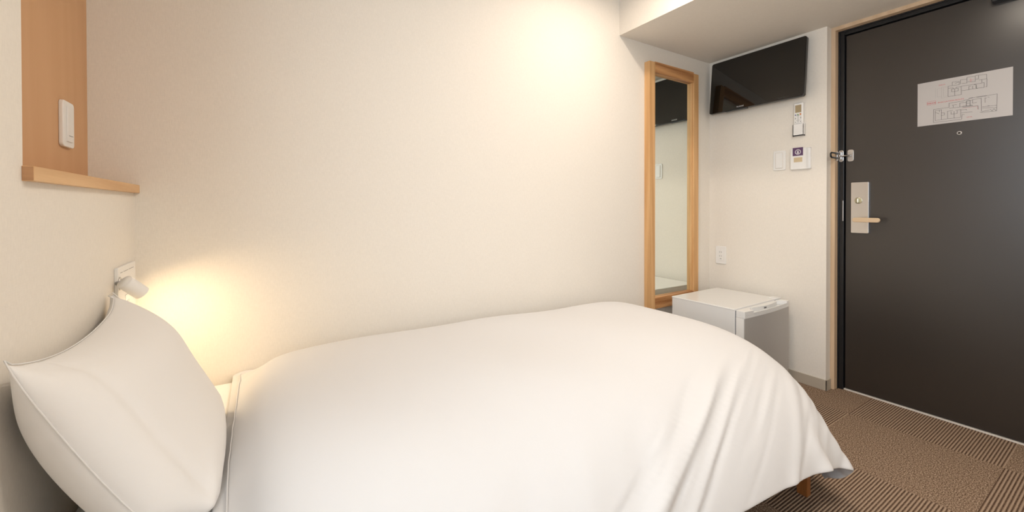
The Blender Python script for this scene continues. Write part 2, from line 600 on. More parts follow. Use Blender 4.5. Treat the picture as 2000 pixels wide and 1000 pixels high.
# ------------------------------------------------------------------ evacuation plan on the door
plan = thing('floor_plan_sheet', 'white sheet with printed floor plans and red evacuation route text, fixed to the dark door', 'sign', (XD, 0.508, 1.545))
px1, py0, pz0, pw, phh = XD - 0.0012, 0.6605, 1.4375, 0.3045, 0.2135
obj('sheet', box(px1, XD - 0.0002, py0 - pw, py0, pz0, pz0 + phh), M['paper'], plan)
LINES = [[(0.207,0.841),(0.208,0.601)],[(0.228,0.805),(0.275,0.803)],[(0.228,0.805),(0.229,0.619),(0.275,0.621)],[(0.275,0.824),(0.276,0.586),(0.345,0.581)],[(0.297,0.802),(0.298,0.617),(0.345,0.612)],[(0.275,0.824),(0.35,0.818)],[(0.35,0.828),(0.35,0.593),(0.422,0.594),(0.492,0.594),(0.49,0.774)],[(0.35,0.828),(0.471,0.819)],[(0.422,0.744),(0.422,0.594)],[(0.388,0.749),(0.389,0.687),(0.458,0.687),(0.458,0.745),(0.388,0.749)],[(0.353,0.782),(0.405,0.771),(0.405,0.75)],[(0.436,0.753),(0.436,0.773),(0.49,0.767)],[(0.395,0.832),(0.395,0.904),(0.47,0.89),(0.471,0.819)],[(0.425,0.863),(0.459,0.874)],[(0.482,0.831),(0.482,0.92),(0.552,0.913)],[(0.495,0.837),(0.551,0.829)],[(0.551,0.826),(0.551,0.95),(0.636,0.944),(0.636,0.828),(0.559,0.85)],[(0.492,0.777),(0.654,0.769)],[(0.497,0.677),(0.571,0.672),(0.572,0.745),(0.594,0.747)],[(0.572,0.678),(0.664,0.672)],[(0.61,0.741),(0.61,0.678)],[(0.648,0.678),(0.647,0.748)],[(0.622,0.76),(0.647,0.758)],[(0.637,0.956),(0.749,0.938),(0.749,0.843),(0.673,0.846)],[(0.669,0.943),(0.668,0.871),(0.642,0.874)],[(0.702,0.842),(0.702,0.779)],[(0.625,0.768),(0.725,0.771),(0.725,0.669),(0.649,0.676)],[(0.645,0.747),(0.645,0.681)],[(0.752,0.839),(0.751,0.673),(0.738,0.675)],[(0.361,0.443),(0.361,0.35),(0.189,0.352),(0.187,0.053),(0.497,0.046),(0.502,0.149),(0.526,0.143)],[(0.361,0.443),(0.519,0.445),(0.525,0.46),(0.57,0.462),(0.576,0.484),(0.611,0.489)],[(0.207,0.318),(0.208,0.093),(0.277,0.096),(0.345,0.099),(0.415,0.094),(0.486,0.093),(0.487,0.265)],[(0.276,0.319),(0.277,0.096)],[(0.346,0.265),(0.347,0.099)],[(0.416,0.245),(0.417,0.094)],[(0.276,0.25),(0.311,0.24),(0.311,0.191),(0.28,0.189)],[(0.383,0.247),(0.383,0.189),(0.449,0.188),(0.451,0.248)],[(0.254,0.277),(0.254,0.319),(0.28,0.322)],[(0.21,0.317),(0.254,0.319)],[(0.344,0.265),(0.401,0.269)],[(0.211,0.275),(0.252,0.235)],[(0.433,0.26),(0.487,0.265)],[(0.364,0.328),(0.611,0.316)],[(0.478,0.329),(0.478,0.41),(0.546,0.409)],[(0.546,0.329),(0.546,0.436),(0.584,0.438),(0.583,0.324)],[(0.548,0.385),(0.583,0.378)],[(0.487,0.255),(0.546,0.251),(0.548,0.234)],[(0.495,0.188),(0.608,0.183)],[(0.394,0.388),(0.444,0.387)],[(0.404,0.378),(0.408,0.336)],[(0.572,0.479),(0.652,0.487),(0.854,0.485),(0.848,0.132),(0.703,0.141)],[(0.696,0.453),(0.7,0.168)],[(0.606,0.442),(0.696,0.446)],[(0.609,0.441),(0.609,0.367),(0.653,0.37)],[(0.547,0.333),(0.547,0.427),(0.602,0.436)],[(0.584,0.435),(0.584,0.328)],[(0.507,0.331),(0.609,0.327)],[(0.507,0.304),(0.665,0.297),(0.669,0.217)],[(0.736,0.341),(0.735,0.44),(0.75,0.435)],[(0.762,0.45),(0.777,0.439)],[(0.763,0.268),(0.778,0.263)],[(0.708,0.258),(0.849,0.251)],[(0.709,0.231),(0.849,0.203)],[(0.684,0.15),(0.709,0.143)],[(0.709,0.159),(0.781,0.171)],[(0.787,0.182),(0.805,0.145),(0.823,0.185),(0.841,0.141)],[(0.652,0.48),(0.75,0.481)]]


def plan_bm(lines, wid, lift):
    b = bmesh.new()
    for l in lines:
        for (a0, b0), (a1, b1) in zip(l[:-1], l[1:]):
            p = Vector((0, py0 - a0 * pw, pz0 + b0 * phh))
            q = Vector((0, py0 - a1 * pw, pz0 + b1 * phh))
            d = q - p
            if d.length < 1e-6:
                continue
            d.normalize()
            n = Vector((0, -d.z, d.y)) * wid / 2
            p, q = p - d * wid / 2, q + d * wid / 2
            x = px1 - lift
            vs = [b.verts.new((x, v.y, v.z)) for v in (p + n, q + n, q - n, p - n)]
            b.faces.new(vs)
    return b


obj('upper_floor_drawing', plan_bm(LINES[6:29], 0.0011, 0.0002), M['ink'], plan)
obj('lower_floor_drawing', plan_bm(LINES[29:], 0.0011, 0.0002), M['ink'], plan)
obj('stair_drawing', plan_bm(LINES[:6], 0.0008, 0.0002), M['ink_pale'], plan)
RT, UPV = (0, -1, 0), (0, 0, 1)


def on_sheet(s, size, a, b, align='LEFT'):
    return text_bm(s, size, (px1 - 0.0003, py0 - a * pw, pz0 + b * phh), RT, UPV, 0.0, align)


bm = on_sheet('EVACUATION ROUTE', 0.0088, 0.238, 0.478)
for s, sz, a, b in (('2ND.FL', 0.0072, 0.244, 0.872), ('1ST.FL', 0.0072, 0.545, 0.064)):
    obj('floor_name_lettering', on_sheet(s, sz, a, b), M['ink_red'], plan)
obj('red_lettering', bm, M['ink_red'], plan)
obj('red_box', plan_bm([[(0.113, 0.465), (0.113, 0.545), (0.212, 0.545), (0.212, 0.465), (0.113, 0.465)]], 0.0008, 0.0003), M['ink_red'], plan)
bm = plan_bm([[(0.591, 0.912), (0.591, 0.832)], [(0.575, 0.878), (0.622, 0.87)], ], 0.0008, 0.0003)
obj('red_route', plan_bm([[(0.50, 0.29), (0.66, 0.283), (0.66, 0.22)]], 0.0006, 0.0003), M['ink_red'], plan)
obj('boxed_lettering', on_sheet('避難経路', 0.0075, 0.1625, 0.490, 'CENTER'), M['ink_red'], plan)
obj('red_cross', bm, M['ink_red'], plan)

# ------------------------------------------------------------------ television on the wall
tv = thing('television', 'black flat screen television tilted on the wall between the mirror and the door', 'television', (XR, 1.36, 1.83))
TW, TH = 0.570, 0.349
tilt = math.radians(5.5)
cx_, cy_, cz_ = 2.640, 1.370, 1.841
rot = Matrix.Translation((cx_, cy_, cz_)) @ Matrix.Rotation(tilt, 4, 'Y')
# local frame: +x into the wall, y to the left of the picture, z up


def loc_prism(pts, a0, a1, bev, b=None):
    b = b or bmesh.new()
    t = prism(bmesh.new(), pts, 'x', a0, a1, bev)
    merge(b, t, rot)
    return b


obj('casing', loc_prism(rrect(TW, TH, 0.012), 0.0, 0.026, 0.003), M['black'], tv)
obj('screen', loc_prism(rrect(TW - 0.006, TH - 0.006, 0.010), -0.0012, 0.0002, 0.0), M['screen'], tv)
t = bmesh.new()
bx(t, 0.002, 0.024, 0.035, 0.175, -TH / 2 - 0.004, -TH / 2 + 0.001, 0.0015)
b2 = bmesh.new()
merge(b2, t, rot)
obj('speaker_grille', b2, M['frame_black'], tv)
b2 = bmesh.new()
t = bmesh.new()
bx(t, 0.026, 0.040, -0.16, 0.16, -0.11, 0.09, 0.006)
merge(b2, t, rot)
obj('back_housing', b2, M['black'], tv)
obj('wall_bracket', box(2.676, XR, 1.27, 1.47, 1.72, 1.90, 0.003), M['frame_black'], tv)
r_w = rot.to_3x3() @ Vector((0, -1, 0))
u_w = rot.to_3x3() @ Vector((0, 0, 1))
o_w = rot @ Vector((-0.0014, 0.098, -TH / 2 + 0.010))
obj('logo_lettering', text_bm('PLANAR', 0.0125, o_w, r_w, u_w, 0.0, shear=0.15), mat('logo_white', (0.7, 0.7, 0.7, 1), 0.4), tv)
o_w = rot @ Vector((-0.0014, -0.150, -TH / 2 + 0.010))
obj('small_lettering', text_bm('POWER  MENU  CH', 0.0065, o_w, r_w, u_w, 0.0), mat('small_print', (0.10, 0.10, 0.10, 1), 0.4), tv)

# ------------------------------------------------------------------ remote control, switches, outlet
rc = thing('remote_control', 'white air conditioner remote with small display, hung in a wall holder under the television', 'remote control', (XR, 1.14, 1.45))
RX = XR - 0.017
bm = box(RX, XR - 0.004, 1.115, 1.162, 1.458, 1.644, 0.003)
body = obj('body', bm, M['white'], rc)
obj('display', box(RX - 0.0006, RX + 0.001, 1.1235, 1.155, 1.588, 1.632, 0), M['lcd'], body)
for (y, z, r, mm) in ((1.153, 1.575, 0.0042, 'btn_blue'), (1.141, 1.576, 0.0042, 'btn_green'), (1.128, 1.577, 0.0048, 'btn_orange'),
                      (1.140, 1.567, 0.0028, 'btn_grey'), (1.153, 1.555, 0.0028, 'btn_grey'), (1.127, 1.556, 0.0028, 'btn_grey'), (1.140, 1.556, 0.0028, 'btn_grey'), (1.140, 1.545, 0.0028, 'btn_grey'),
                      (1.153, 1.533, 0.0026, 'btn_grey'), (1.140, 1.534, 0.0026, 'btn_grey'), (1.127, 1.535, 0.0026, 'btn_grey')):
    obj('button', cyl(bmesh.new(), (RX, y, z), (RX - 0.0012, y, z), r, r * 0.9, 16), M[mm], body)
obj('keypad_ring', tube(bmesh.new(), [(RX - 0.0002, 1.140 + 0.0155 * math.cos(a), 1.556 + 0.0155 * math.sin(a)) for a in [2 * math.pi * k / 28 for k in range(28)]], 0.0005, 6, True), M['btn_grey'], body)
obj('seam_line', box(RX - 0.0004, RX + 0.001, 1.119, 1.158, 1.5235, 1.5250), M['btn_grey'], body)
bm = box(XR - 0.004, XR, 1.110, 1.168, 1.450, 1.525, 0.001)
bx(bm, RX - 0.003, XR, 1.110, 1.1145, 1.450, 1.520, 0.001)
bx(bm, RX - 0.003, XR, 1.1625, 1.168, 1.450, 1.520, 0.001)
bx(bm, RX - 0.003, XR, 1.110, 1.168, 1.450, 1.4575, 0.001)
bx(bm, RX - 0.003, RX - 0.0004, 1.110, 1.168, 1.450, 1.520, 0.001)
obj('wall_holder', bm, M['white'], rc)


def plate_bm(y, z, w, h, t=0.007, r=0.006):
    return prism(bmesh.new(), [(y + a, z + b) for a, b in rrect(w, h, r)], 'x', XR - t, XR, 0.0018)


sw = thing('light_switch', 'white wide rocker light switch on the wall under the television', 'light switch', (XR, 1.246, 1.26))
obj('switch_plate', plate_bm(1.246, 1.317, 0.068, 0.118), M['white'], sw)
obj('inner_frame', box(XR - 0.0082, XR - 0.006, 1.2245, 1.2675, 1.268, 1.366, 0.0008), M['cream_plastic'], sw)
obj('rocker', box(XR - 0.0115, XR - 0.007, 1.228, 1.264, 1.271, 1.363, 0.0015), M['white'], sw)

ks = thing('key_card_switch', 'square white key card holder with a purple sticker, beside the door', 'key card switch', (XR, 1.129, 1.25))
obj('holder_body', prism(bmesh.new(), [(1.129 + a, 1.317 + b) for a, b in rrect(0.104, 0.124, 0.004)], 'x', XR - 0.016, XR, 0.003), M['white'], ks)
obj('card_cover', box(XR - 0.0185, XR - 0.015, 1.0785, 1.094, 1.256, 1.378, 0.003), M['white_gloss'], ks)
st_ = obj('purple_sticker', box(XR - 0.0166, XR - 0.0155, 1.114, 1.168, 1.335, 1.383), M['purple'], ks)
st_['label'] = 'purple sticker with a white hand and card emblem'
bm = tube(bmesh.new(), [(XR - 0.0167, 1.1405 + 0.0135 * math.cos(a), 1.357 + 0.0135 * math.sin(a)) for a in [2 * math.pi * k / 28 for k in range(28)]], 0.0021, 6, True)
bx(bm, XR - 0.0170, XR - 0.0165, 1.1365, 1.1445, 1.350, 1.364, 0)
cyl(bm, (XR - 0.0165, 1.1405, 1.352), (XR - 0.0170, 1.1405, 1.352), 0.0055, seg=16)
obj('emblem', bm, mat('emblem_white', (0.75, 0.72, 0.76, 1), 0.5), st_)
obj('tan_sticker', box(XR - 0.0166, XR - 0.0155, 1.118, 1.162, 1.298, 1.325), M['tan'], ks)

ou = thing('wall_outlet', 'white double power outlet low on the wall above the fridge', 'power outlet', (XR, 1.615, 0.644))
obj('cover_plate', plate_bm(1.615, 0.704, 0.072, 0.120), M['white'], ou)
fo = obj('socket_insert', box(XR - 0.0082, XR - 0.006, 1.600, 1.630, 0.667, 0.741, 0.0008), M['white'], ou)
bm = bmesh.new()
for z in (0.724, 0.697):
    for dy in (-0.0062, 0.0062):
        bx(bm, XR - 0.0085, XR - 0.0080, 1.615 + dy - 0.0012, 1.615 + dy + 0.0012, z - 0.0045, z + 0.0045)
bx(bm, XR - 0.0085, XR - 0.0080, 1.609, 1.619, 0.677, 0.6805)
obj('slots', bm, M['grey'], ou)

# ------------------------------------------------------------------ wood framed mirror on the long wall
mr = thing('wall_mirror', 'tall mirror in a light oak frame on the wall above the fridge', 'mirror', (2.265, YB, 0.405))
FY = YB - 0.040
obj('stile', box(2.022, 2.074, FY, YB, 0.404, 1.928, 0.0015), M['wood_z'], mr)
obj('stile', box(2.464, 2.514, FY, YB, 0.404, 1.923, 0.0015), M['wood_z'], mr)
bm = box(2.0745, 2.4635, FY + 0.001, YB, 1.864, 1.932, 0.0012)
obj('rail', bm, M['wood_x'], mr)
obj('rail', box(2.0745, 2.4635, FY + 0.001, YB, 0.404, 0.474, 0.0012), M['wood_x'], mr)
obj('mirror_glass', box(2.074, 2.464, YB - 0.014, YB - 0.009, 0.472, 1.866), M['mirror'], mr)
bm = bmesh.new()
bx(bm, 2.4585, 2.4635, FY + 0.012, YB - 0.014, 0.475, 1.863, 0.0006)
bx(bm, 2.0745, 2.0775, FY + 0.012, YB - 0.014, 0.475, 1.863, 0.0006)
obj('inner_bead', bm, M['wood_z'], mr)
obj('backing_board', box(2.04, 2.50, YB - 0.006, YB, 0.42, 1.92), M['grey'], mr)
obj('hanging_plate', box(2.052, 2.066, YB - 0.012, YB - 0.002, 1.928, 1.936, 0.0006), M['btn_grey'], mr)

# ------------------------------------------------------------------ mini fridge
fr = thing('mini_fridge', 'small white refrigerator with a grey door standing in the corner under the mirror', 'refrigerator', (2.40, 1.38, 0))
FX0, FX1, FYF, FYB, FZ = 2.150, 2.640, 1.215, 1.600, 0.489
bm = box(FX0, FX1, FYF, FYB, 0.02, FZ - 0.002, 0.005, 3)
obj('cabinet', bm, M['white_gloss'], fr)
obj('top_panel', box(FX0 - 0.001, FX1 + 0.001, FYF + 0.001, FYB + 0.001, FZ - 0.010, FZ, 0.004, 3), M['white_gloss'], fr)
obj('hinge_cover', box(2.600, 2.652, FYF - 0.006, FYF + 0.045, FZ - 0.004, FZ + 0.0035, 0.002), M['white_gloss'], fr)
obj('door_gasket', box(FX0 + 0.004, FX1 - 0.004, FYF - 0.006, FYF + 0.001, 0.035, FZ - 0.008), M['grey'], fr)
# door front bows outward
DYB, DYF = FYF - 0.006, FYF - 0.052


def bow(x):
    t = (x - FX0) / (FX1 - FX0) * 2 - 1
    return DYF - 0.010 * (1 - t * t)


xs = [FX0 + (FX1 - FX0) * k / 24 for k in range(25)]
pts = [(x, bow(x)) for x in xs] + [(FX1, DYB), (FX0, DYB)]
dr = obj('door', prism(bmesh.new(), pts, 'z', 0.03, FZ - 0.040, 0.0012), M['fridge_door'], fr)
bm = bmesh.new()
bx(bm, FX0 - 0.0006, FX0 + 0.004, DYF + 0.004, DYB, 0.032, FZ - 0.041, 0.001)
obj('door_edge', bm, M['white'], dr)
# top cap with the scooped grip
def cap_outline(inset):
    return pts
hb = FX0 + 0.085
he = FX1 - 0.030
cap = bmesh.new()
prism(cap, pts, 'z', FZ - 0.040, FZ - 0.028, 0.001)
prism(cap, [(x, bow(x)) for x in xs if x <= hb] + [(hb, DYF + 0.018), (hb + 0.03, DYF + 0.030), (hb + 0.05, DYB), (FX0, DYB)], 'z', FZ - 0.028, FZ - 0.004, 0.0015)
n_ = 12
inner = [(hb + 0.05 + (he - hb - 0.10) * k / n_, DYF + 0.030 - 0.018 * math.sin(math.pi * k / n_) ) for k in range(n_ + 1)]
prism(cap, inner + [(he - 0.05, DYB), (hb + 0.05, DYB)], 'z', FZ - 0.028, FZ - 0.004, 0.001)
prism(cap, [(he, bow(he))] + [(x, bow(x)) for x in xs if x > he] + [(FX1, DYB), (he - 0.03, DYB), (he - 0.012, DYF + 0.022)], 'z', FZ - 0.028, FZ - 0.004, 0.0015)
lip = [(x, bow(x)) for x in xs if hb - 0.01 <= x <= he + 0.01]
prism(cap, lip + [(x, y + 0.006) for x, y in lip[::-1]], 'z', FZ - 0.028, FZ - 0.016, 0.001)
obj('door_grip', cap, M['white_gloss'], dr)
obj('logo_lettering', text_bm('Haier', 0.013, (2.375, DYF + 0.0115, FZ - 0.018), (1, 0, 0), (0, 0, 1), 0.0004), M['ink'], dr)
for x in (FX0 + 0.04, FX1 - 0.04):
    for y in (FYF + 0.04, FYB - 0.04):
        obj('foot', cyl(bmesh.new(), (x, y, 0), (x, y, 0.022), 0.015), M['frame_black'], fr)
fr.rotation_euler = (0, 0, math.radians(1.0))

# ------------------------------------------------------------------ shelf in the niche with its switch
sh = thing('wall_shelf', 'light oak shelf board at the foot of the wall niche above the pillow', 'shelf', (-0.377, 1.35, 1.084))
obj('board', box(XN, -0.319, 0.9975, YB, NZ0, 1.109, 0.0012), M['wood'], sh)
obj('end_cap', box(XL + 0.0005, -0.3195, 0.9968, 0.9978, NZ0 + 0.001, 1.108), M['wood_end'], sh)

sw2 = thing('light_switch', 'slim white rocker switch on the wood lining of the niche above the shelf', 'light switch', (XN, 1.53, 1.20))
bm = prism(bmesh.new(), [(1.531 + a, 1.258 + b) for a, b in rrect(0.074, 0.120, 0.010)], 'x', XN, XN + 0.009, 0.002)
obj('switch_plate', bm, M['white'], sw2)
obj('rocker', box(XN + 0.008, XN + 0.0125, 1.513, 1.549, 1.212, 1.304, 0.0015), M['white'], sw2)
obj('indicator', box(XN + 0.0124, XN + 0.0132, 1.520, 1.545, 1.2270, 1.2284), M['btn_grey'], sw2)

# ------------------------------------------------------------------ bedside panel with reading light
rl = thing('reading_light', 'small white cylinder reading light on its white wall panel behind the pillow, glowing warm', 'wall lamp', (XL, 1.585, 0.70))
bm = prism(bmesh.new(), [(1.583 + a, 0.805 + b) for a, b in rrect(0.182, 0.140, 0.003, 2)], 'x', XL, XL + 0.008, 0.0015)
pl = obj('wall_panel', bm, M['white'], rl)
bm = bmesh.new()
bx(bm, XL + 0.0078, XL + 0.0086, 1.515, 1.535, 0.8585, 0.8597)
bx(bm, XL + 0.0078, XL + 0.0086, 1.545, 1.590, 0.8585, 0.8597)
bx(bm, XL + 0.0078, XL + 0.0086, 1.600, 1.650, 0.8585, 0.8597)
obj('panel_seam', bm, M['btn_grey'], pl)
bm = bmesh.new()
bx(bm, XL + 0.0078, XL + 0.0086, 1.560, 1.5612, 0.755, 0.790)
bx(bm, XL + 0.0078, XL + 0.0086, 1.560, 1.600, 0.7895, 0.7905)
obj('socket_outline', bm, M['btn_grey'], pl)
bm = bmesh.new()
for y in (1.580, 1.592):
    bx(bm, XL + 0.0078, XL + 0.0088, y, y + 0.0022, 0.764, 0.773)
obj('socket_slots', bm, M['btn_grey'], pl)
bm = tube(bmesh.new(), [(XL + 0.0105, 1.500 + 0.010 * math.cos(a), 0.832 + 0.017 * math.sin(a)) for a in [2 * math.pi * k / 20 for k in range(20)]], 0.0014, 8, True)
cyl(bm, (XL + 0.006, 1.494, 0.834), (XL + 0.034, 1.466, 0.838), 0.006)
obj('swivel_joint', bm, M['chrome'], rl, smooth=True)
# shade: hollow cylinder aimed down along the bed, towards the long wall
A = Vector((-0.306, 1.462, 0.841))
D = Vector((0.53, 0.50, -0.68)).normalized()
LEN, RAD = 0.055, 0.0185
B = A + D * LEN
bm = bmesh.new()
cyl(bm, A, B, RAD, seg=36, caps=False)
cyl(bm, A, B, RAD - 0.0015, seg=36, caps=False)
cyl(bm, A - D * 0.001, A + D * 0.001, RAD, seg=36)
obj('lamp_shade', bm, M['white'], rl, smooth=True)
cyl_b = cyl(bmesh.new(), B - D * 0.006, B - D * 0.004, RAD - 0.002, seg=24)
obj('bulb', cyl_b, M['glow'], rl)
area_light('reading_lamp', B + D * 0.001, (0.42, 0.40, -0.80), 0.034, 0.034, 0.68, (1.0, 0.74, 0.44), math.radians(152), 'DISK')

# ceiling fittings that give the warm light (above the picture)
dl = thing('ceiling_downlight', 'recessed round downlight in the ceiling near the long wall', 'ceiling light', (DL.x, DL.y, ZC))
bm = bmesh.new()
cyl(bm, (DL.x, DL.y, ZC - 0.008), (DL.x, DL.y, ZC), 0.065, 0.070, seg=32)
obj('trim_ring', bm, M['white'], dl)
obj('lamp_disc', cyl(bmesh.new(), (DL.x, DL.y, ZC - 0.0095), (DL.x, DL.y, ZC - 0.0082), 0.048), M['glow_soft'], dl)
d2 = thing('ceiling_lamp', 'round flush ceiling lamp over the middle of the room', 'ceiling light', (1.15, -0.15, ZC))
obj('housing', cyl(bmesh.new(), (1.15, -0.15, ZC - 0.055), (1.15, -0.15, ZC), 0.20, 0.21, seg=48, bev=0.008), M['white'], d2)
obj('diffuser', cyl(bmesh.new(), (1.15, -0.15, ZC - 0.058), (1.15, -0.15, ZC - 0.0545), 0.18, seg=48), M['glow_soft'], d2)
d3 = thing('ceiling_downlight', 'small round downlight under the bulkhead by the door', 'ceiling light', (2.35, 0.35, ZB))
obj('trim_ring', cyl(bmesh.new(), (2.35, 0.35, ZB - 0.006), (2.35, 0.35, ZB), 0.055, 0.06), M['white'], d3)
obj('lamp_disc', cyl(bmesh.new(), (2.35, 0.35, ZB - 0.0075), (2.35, 0.35, ZB - 0.0062), 0.045), M['glow_soft'], d3)

# ------------------------------------------------------------------ bed
MX0, MX1, MY0, MY1, MZ = XL + 0.008, 1.625, 0.745, YB - 0.008, 0.450
bed = thing('bed', 'low brown wooden bed base with plank legs under the white duvet', 'bed', (0.67, 1.18, 0))
bm = bmesh.new()
bx(bm, MX0, 1.678, 0.668, 0.694, 0.175, 0.265, 0.002)
bx(bm, MX0, 1.678, MY1 - 0.026, MY1, 0.175, 0.265, 0.002)
bx(bm, MX0, MX0 + 0.026, 0.694, MY1 - 0.026, 0.175, 0.265, 0.002)
bx(bm, 1.652, 1.678, 0.694, MY1 - 0.026, 0.175, 0.265, 0.002)
for k in range(14):
    x = MX0 + 0.05 + k * 0.142
    bx(bm, x, x + 0.08, 0.694, MY1 - 0.026, 0.247, 0.2645, 0.001)
obj('bed_frame', bm, M['bedwood'], bed)
for x0, y0 in ((1.652, 0.668), (1.652, MY1 - 0.034), (MX0, 0.668), (MX0, MY1 - 0.034)):
    obj('leg', box(x0, x0 + 0.027, y0, y0 + 0.034, 0, 0.176, 0.0015), M['bedwood'], bed)
bm = bmesh.new()
bx(bm, MX0, MX1, MY0, MY1, 0.2662, MZ, 0.05, 6)
mat_o = obj('mattress', bm, M['sheet'], None, smooth=True)
tag(mat_o, 'mattress in a white fitted sheet, seen between the pillow and the duvet', 'mattress')

# ------------------------------------------------------------------ duvet: cloth draped over a soft filling by a small solver
XC, YC = 0.80, 1.18


def fill_surface(P):
    """level-set of the stuffed bed shape: value 1 on its surface, less inside; with gradient"""
    x, y, z = P[:, 0], P[:, 1], P[:, 2]
    dx, dy = x - XC, y - YC
    rx = np.where(dx > 0, 1.030, 0.885)
    nx = np.where(dx > 0, 13.0, 20.0)
    ry = np.where(dy > 0, 0.545, 0.640)
    ny = np.where(dy > 0, 8.0, 3.0)
    rz = 0.575 - 0.022 * np.clip((x - 0.3) / 1.4, 0, 1) + 0.004 * np.sin(5.1 * x + 1.0) * np.cos(6.0 * y) + 0.003 * np.sin(11 * x + 7 * y)
    mz = 2.2
    ax, ay, az = np.abs(dx) / rx, np.abs(dy) / ry, np.maximum(z, 1e-4) / rz
    F = ax ** nx + ay ** ny + az ** mz
    G = np.stack([nx * ax ** (nx - 1) / rx * np.sign(dx), ny * ay ** (ny - 1) / ry * np.sign(dy), mz * az ** (mz - 1) / rz], 1)
    return F, G


def collide(P):
    for _ in range(2):
        F, G = fill_surface(P)
        ins = F < 1.0
        if not ins.any():
            break
        g2 = np.maximum((G ** 2).sum(1), 1.0)
        st = ((1 - F) / g2)[:, None] * G
        ln = np.linalg.norm(st, axis=1)
        st *= np.minimum(1, 0.03 / np.maximum(ln, 1e-9))[:, None]
        P[ins] += st[ins]
    P[:, 1] = np.minimum(P[:, 1], YB - 0.006)
    P[:, 2] = np.maximum(P[:, 2], 0.02)
    onb = (P[:, 0] < 0.02) & (P[:, 1] > 0.71)
    P[onb, 2] = np.maximum(P[onb, 2], MZ + 0.006)
    return P


def drape():
    h = 0.0200
    nu, nv = 101, 60
    rng = np.random.default_rng(4)
    U = h * np.arange(nu)
    V = h * np.arange(nv)
    # start from a plain folded lay: up over the head edge, along the bed, down at foot and near side
    X = np.zeros((nu, nv, 3))
    EX, EY = 1.74, 0.64                  # where the cloth turns down
    u_top = -0.145 + U
    R = np.zeros((nu, nv, 2))            # flat pattern of the cloth
    y_top = YB + 0.03 - V
    for i in range(nu):
        for j in range(nv):
            da, db = max(0.0, u_top[i] - EX), max(0.0, EY - y_top[j])
            d = math.hypot(da, db)
            if d > 0:                    # rounded corner of the cloth
                g = (max(da, db) / d) ** 0.72
                da, db, d = da * g, db * g, d * g
            R[i, j] = (min(u_top[i], EX) + da, max(y_top[j], EY) - db)
            x, y, z = min(u_top[i], EX), max(y_top[j], EY), 0.585
            if d > 0:
                flare = 0.10 + 0.12 * d
                x += da / d * min(flare, d)
                y -= db / d * min(flare, d)
                z -= max(0.0, d - 0.06)
            X[i, j] = (x, y, z)
    X += 0.004 * rng.standard_normal(X.shape)
    hang = np.clip((0.60 - X[..., 2]) / 0.3, 0, 1)
    fold = np.sin(2 * math.pi * (U[:, None] / 0.17 + 0.35 * np.sin(3.1 * U[:, None]))) + 0.5 * np.sin(2 * math.pi * U[:, None] / 0.073 + 1)
    X[..., 1] -= 0.016 * fold * hang * np.clip((U[:, None] - 0.7) / 0.7, 0, 1) * (V[None, :] > 1.0)
    for i in range(nu):
        if u_top[i] < -0.075:
            X[i, :, 2] = MZ + 0.008 + 1.2 * (U[i])
            X[i, :, 0] = -0.082
    X[:, :, 1] = np.minimum(X[:, :, 1], YB - 0.008)
    for j in range(nv):
        if y_top[j] > YB - 0.008:
            X[:, j, 2] = np.minimum(X[:, j, 2], 0.585 - (y_top[j] - YB + 0.008))
    pin = np.zeros((nu, nv), bool)
    pin[0, :52] = True
    # slack: a bit more cloth across the corner so that it gathers
    uu = np.clip((U - 0.9) / 0.6, 0, 1)[:, None] * np.clip((V - 0.95) / 0.2, 0, 1)[None, :]
    L0 = 1.0 + 0.06 * uu
    w = np.where(pin, 0.0, 1.0)
    vel = np.zeros_like(X)
    sets = []
    for (du, dv, st) in ((1, 0, 1.0), (0, 1, 1.0), (1, 1, 0.45), (1, -1, 0.45), (2, 0, 0.20), (0, 2, 0.20), (4, 0, 0.03), (0, 4, 0.03)):
        for ph in (0, 1):
            i0 = np.arange(0, nu - du)
            j0 = np.arange(0, nv - abs(dv))
            if du:
                i0 = i0[(i0 // du) % 2 == ph]
            else:
                j0 = j0[(j0 // abs(dv)) % 2 == ph]
            if dv < 0:
                A_, B_ = np.ix_(i0, j0 + abs(dv)), np.ix_(i0 + du, j0)
            else:
                A_, B_ = np.ix_(i0, j0), np.ix_(i0 + du, j0 + dv)
            L = (L0[A_] + L0[B_]) / 2 * np.linalg.norm(R[A_] - R[B_], axis=-1)
            sets.append((A_, B_, L, st))
    dt = 1 / 90.0
    steps = 170
    for s in range(steps):
        vel[..., 2] -= 9.8 * dt
        vel *= 0.955 if s < 120 else 0.88
        old = X.copy()
        X = X + vel * dt * w[..., None]
        for it in range(7):
            for A_, B_, L, st in sets:
                a, b = X[A_], X[B_]
                d = b - a
                ln = np.sqrt((d ** 2).sum(-1)) + 1e-9
                wa, wb = w[A_], w[B_]
                c = st * (ln - L) / ln / np.maximum(wa + wb, 1e-6)
                X[A_] = a + (c * wa)[..., None] * d
                X[B_] = b - (c * wb)[..., None] * d
        Q = collide(X.reshape(-1, 3).copy()).reshape(X.shape)
        moved = (np.abs(Q - X).sum(-1) > 1e-7)
        X = np.where(w[..., None] > 0, Q, X)
        vel = (X - old) / dt
        vel[moved] *= 0.80
    return X


def smooth_grid(X, n, a=0.5):
    for _ in range(n):
        Y = X.copy()
        Y[1:-1] += a * ((X[2:] + X[:-2]) / 2 - X[1:-1])
        Z = Y.copy()
        Z[:, 1:-1] += a * ((Y[:, 2:] + Y[:, :-2]) / 2 - Y[:, 1:-1])
        X = Z
    return X


def refine(X):
    nu, nv = X.shape[:2]
    Y = np.zeros((2 * nu - 1, 2 * nv - 1, 3))
    Y[::2, ::2] = X
    Y[1::2, ::2] = (X[1:] + X[:-1]) / 2
    Y[:, 1::2] = (Y[:, 2::2] + Y[:, :-2:2]) / 2
    return smooth_grid(Y, 1, 0.5)


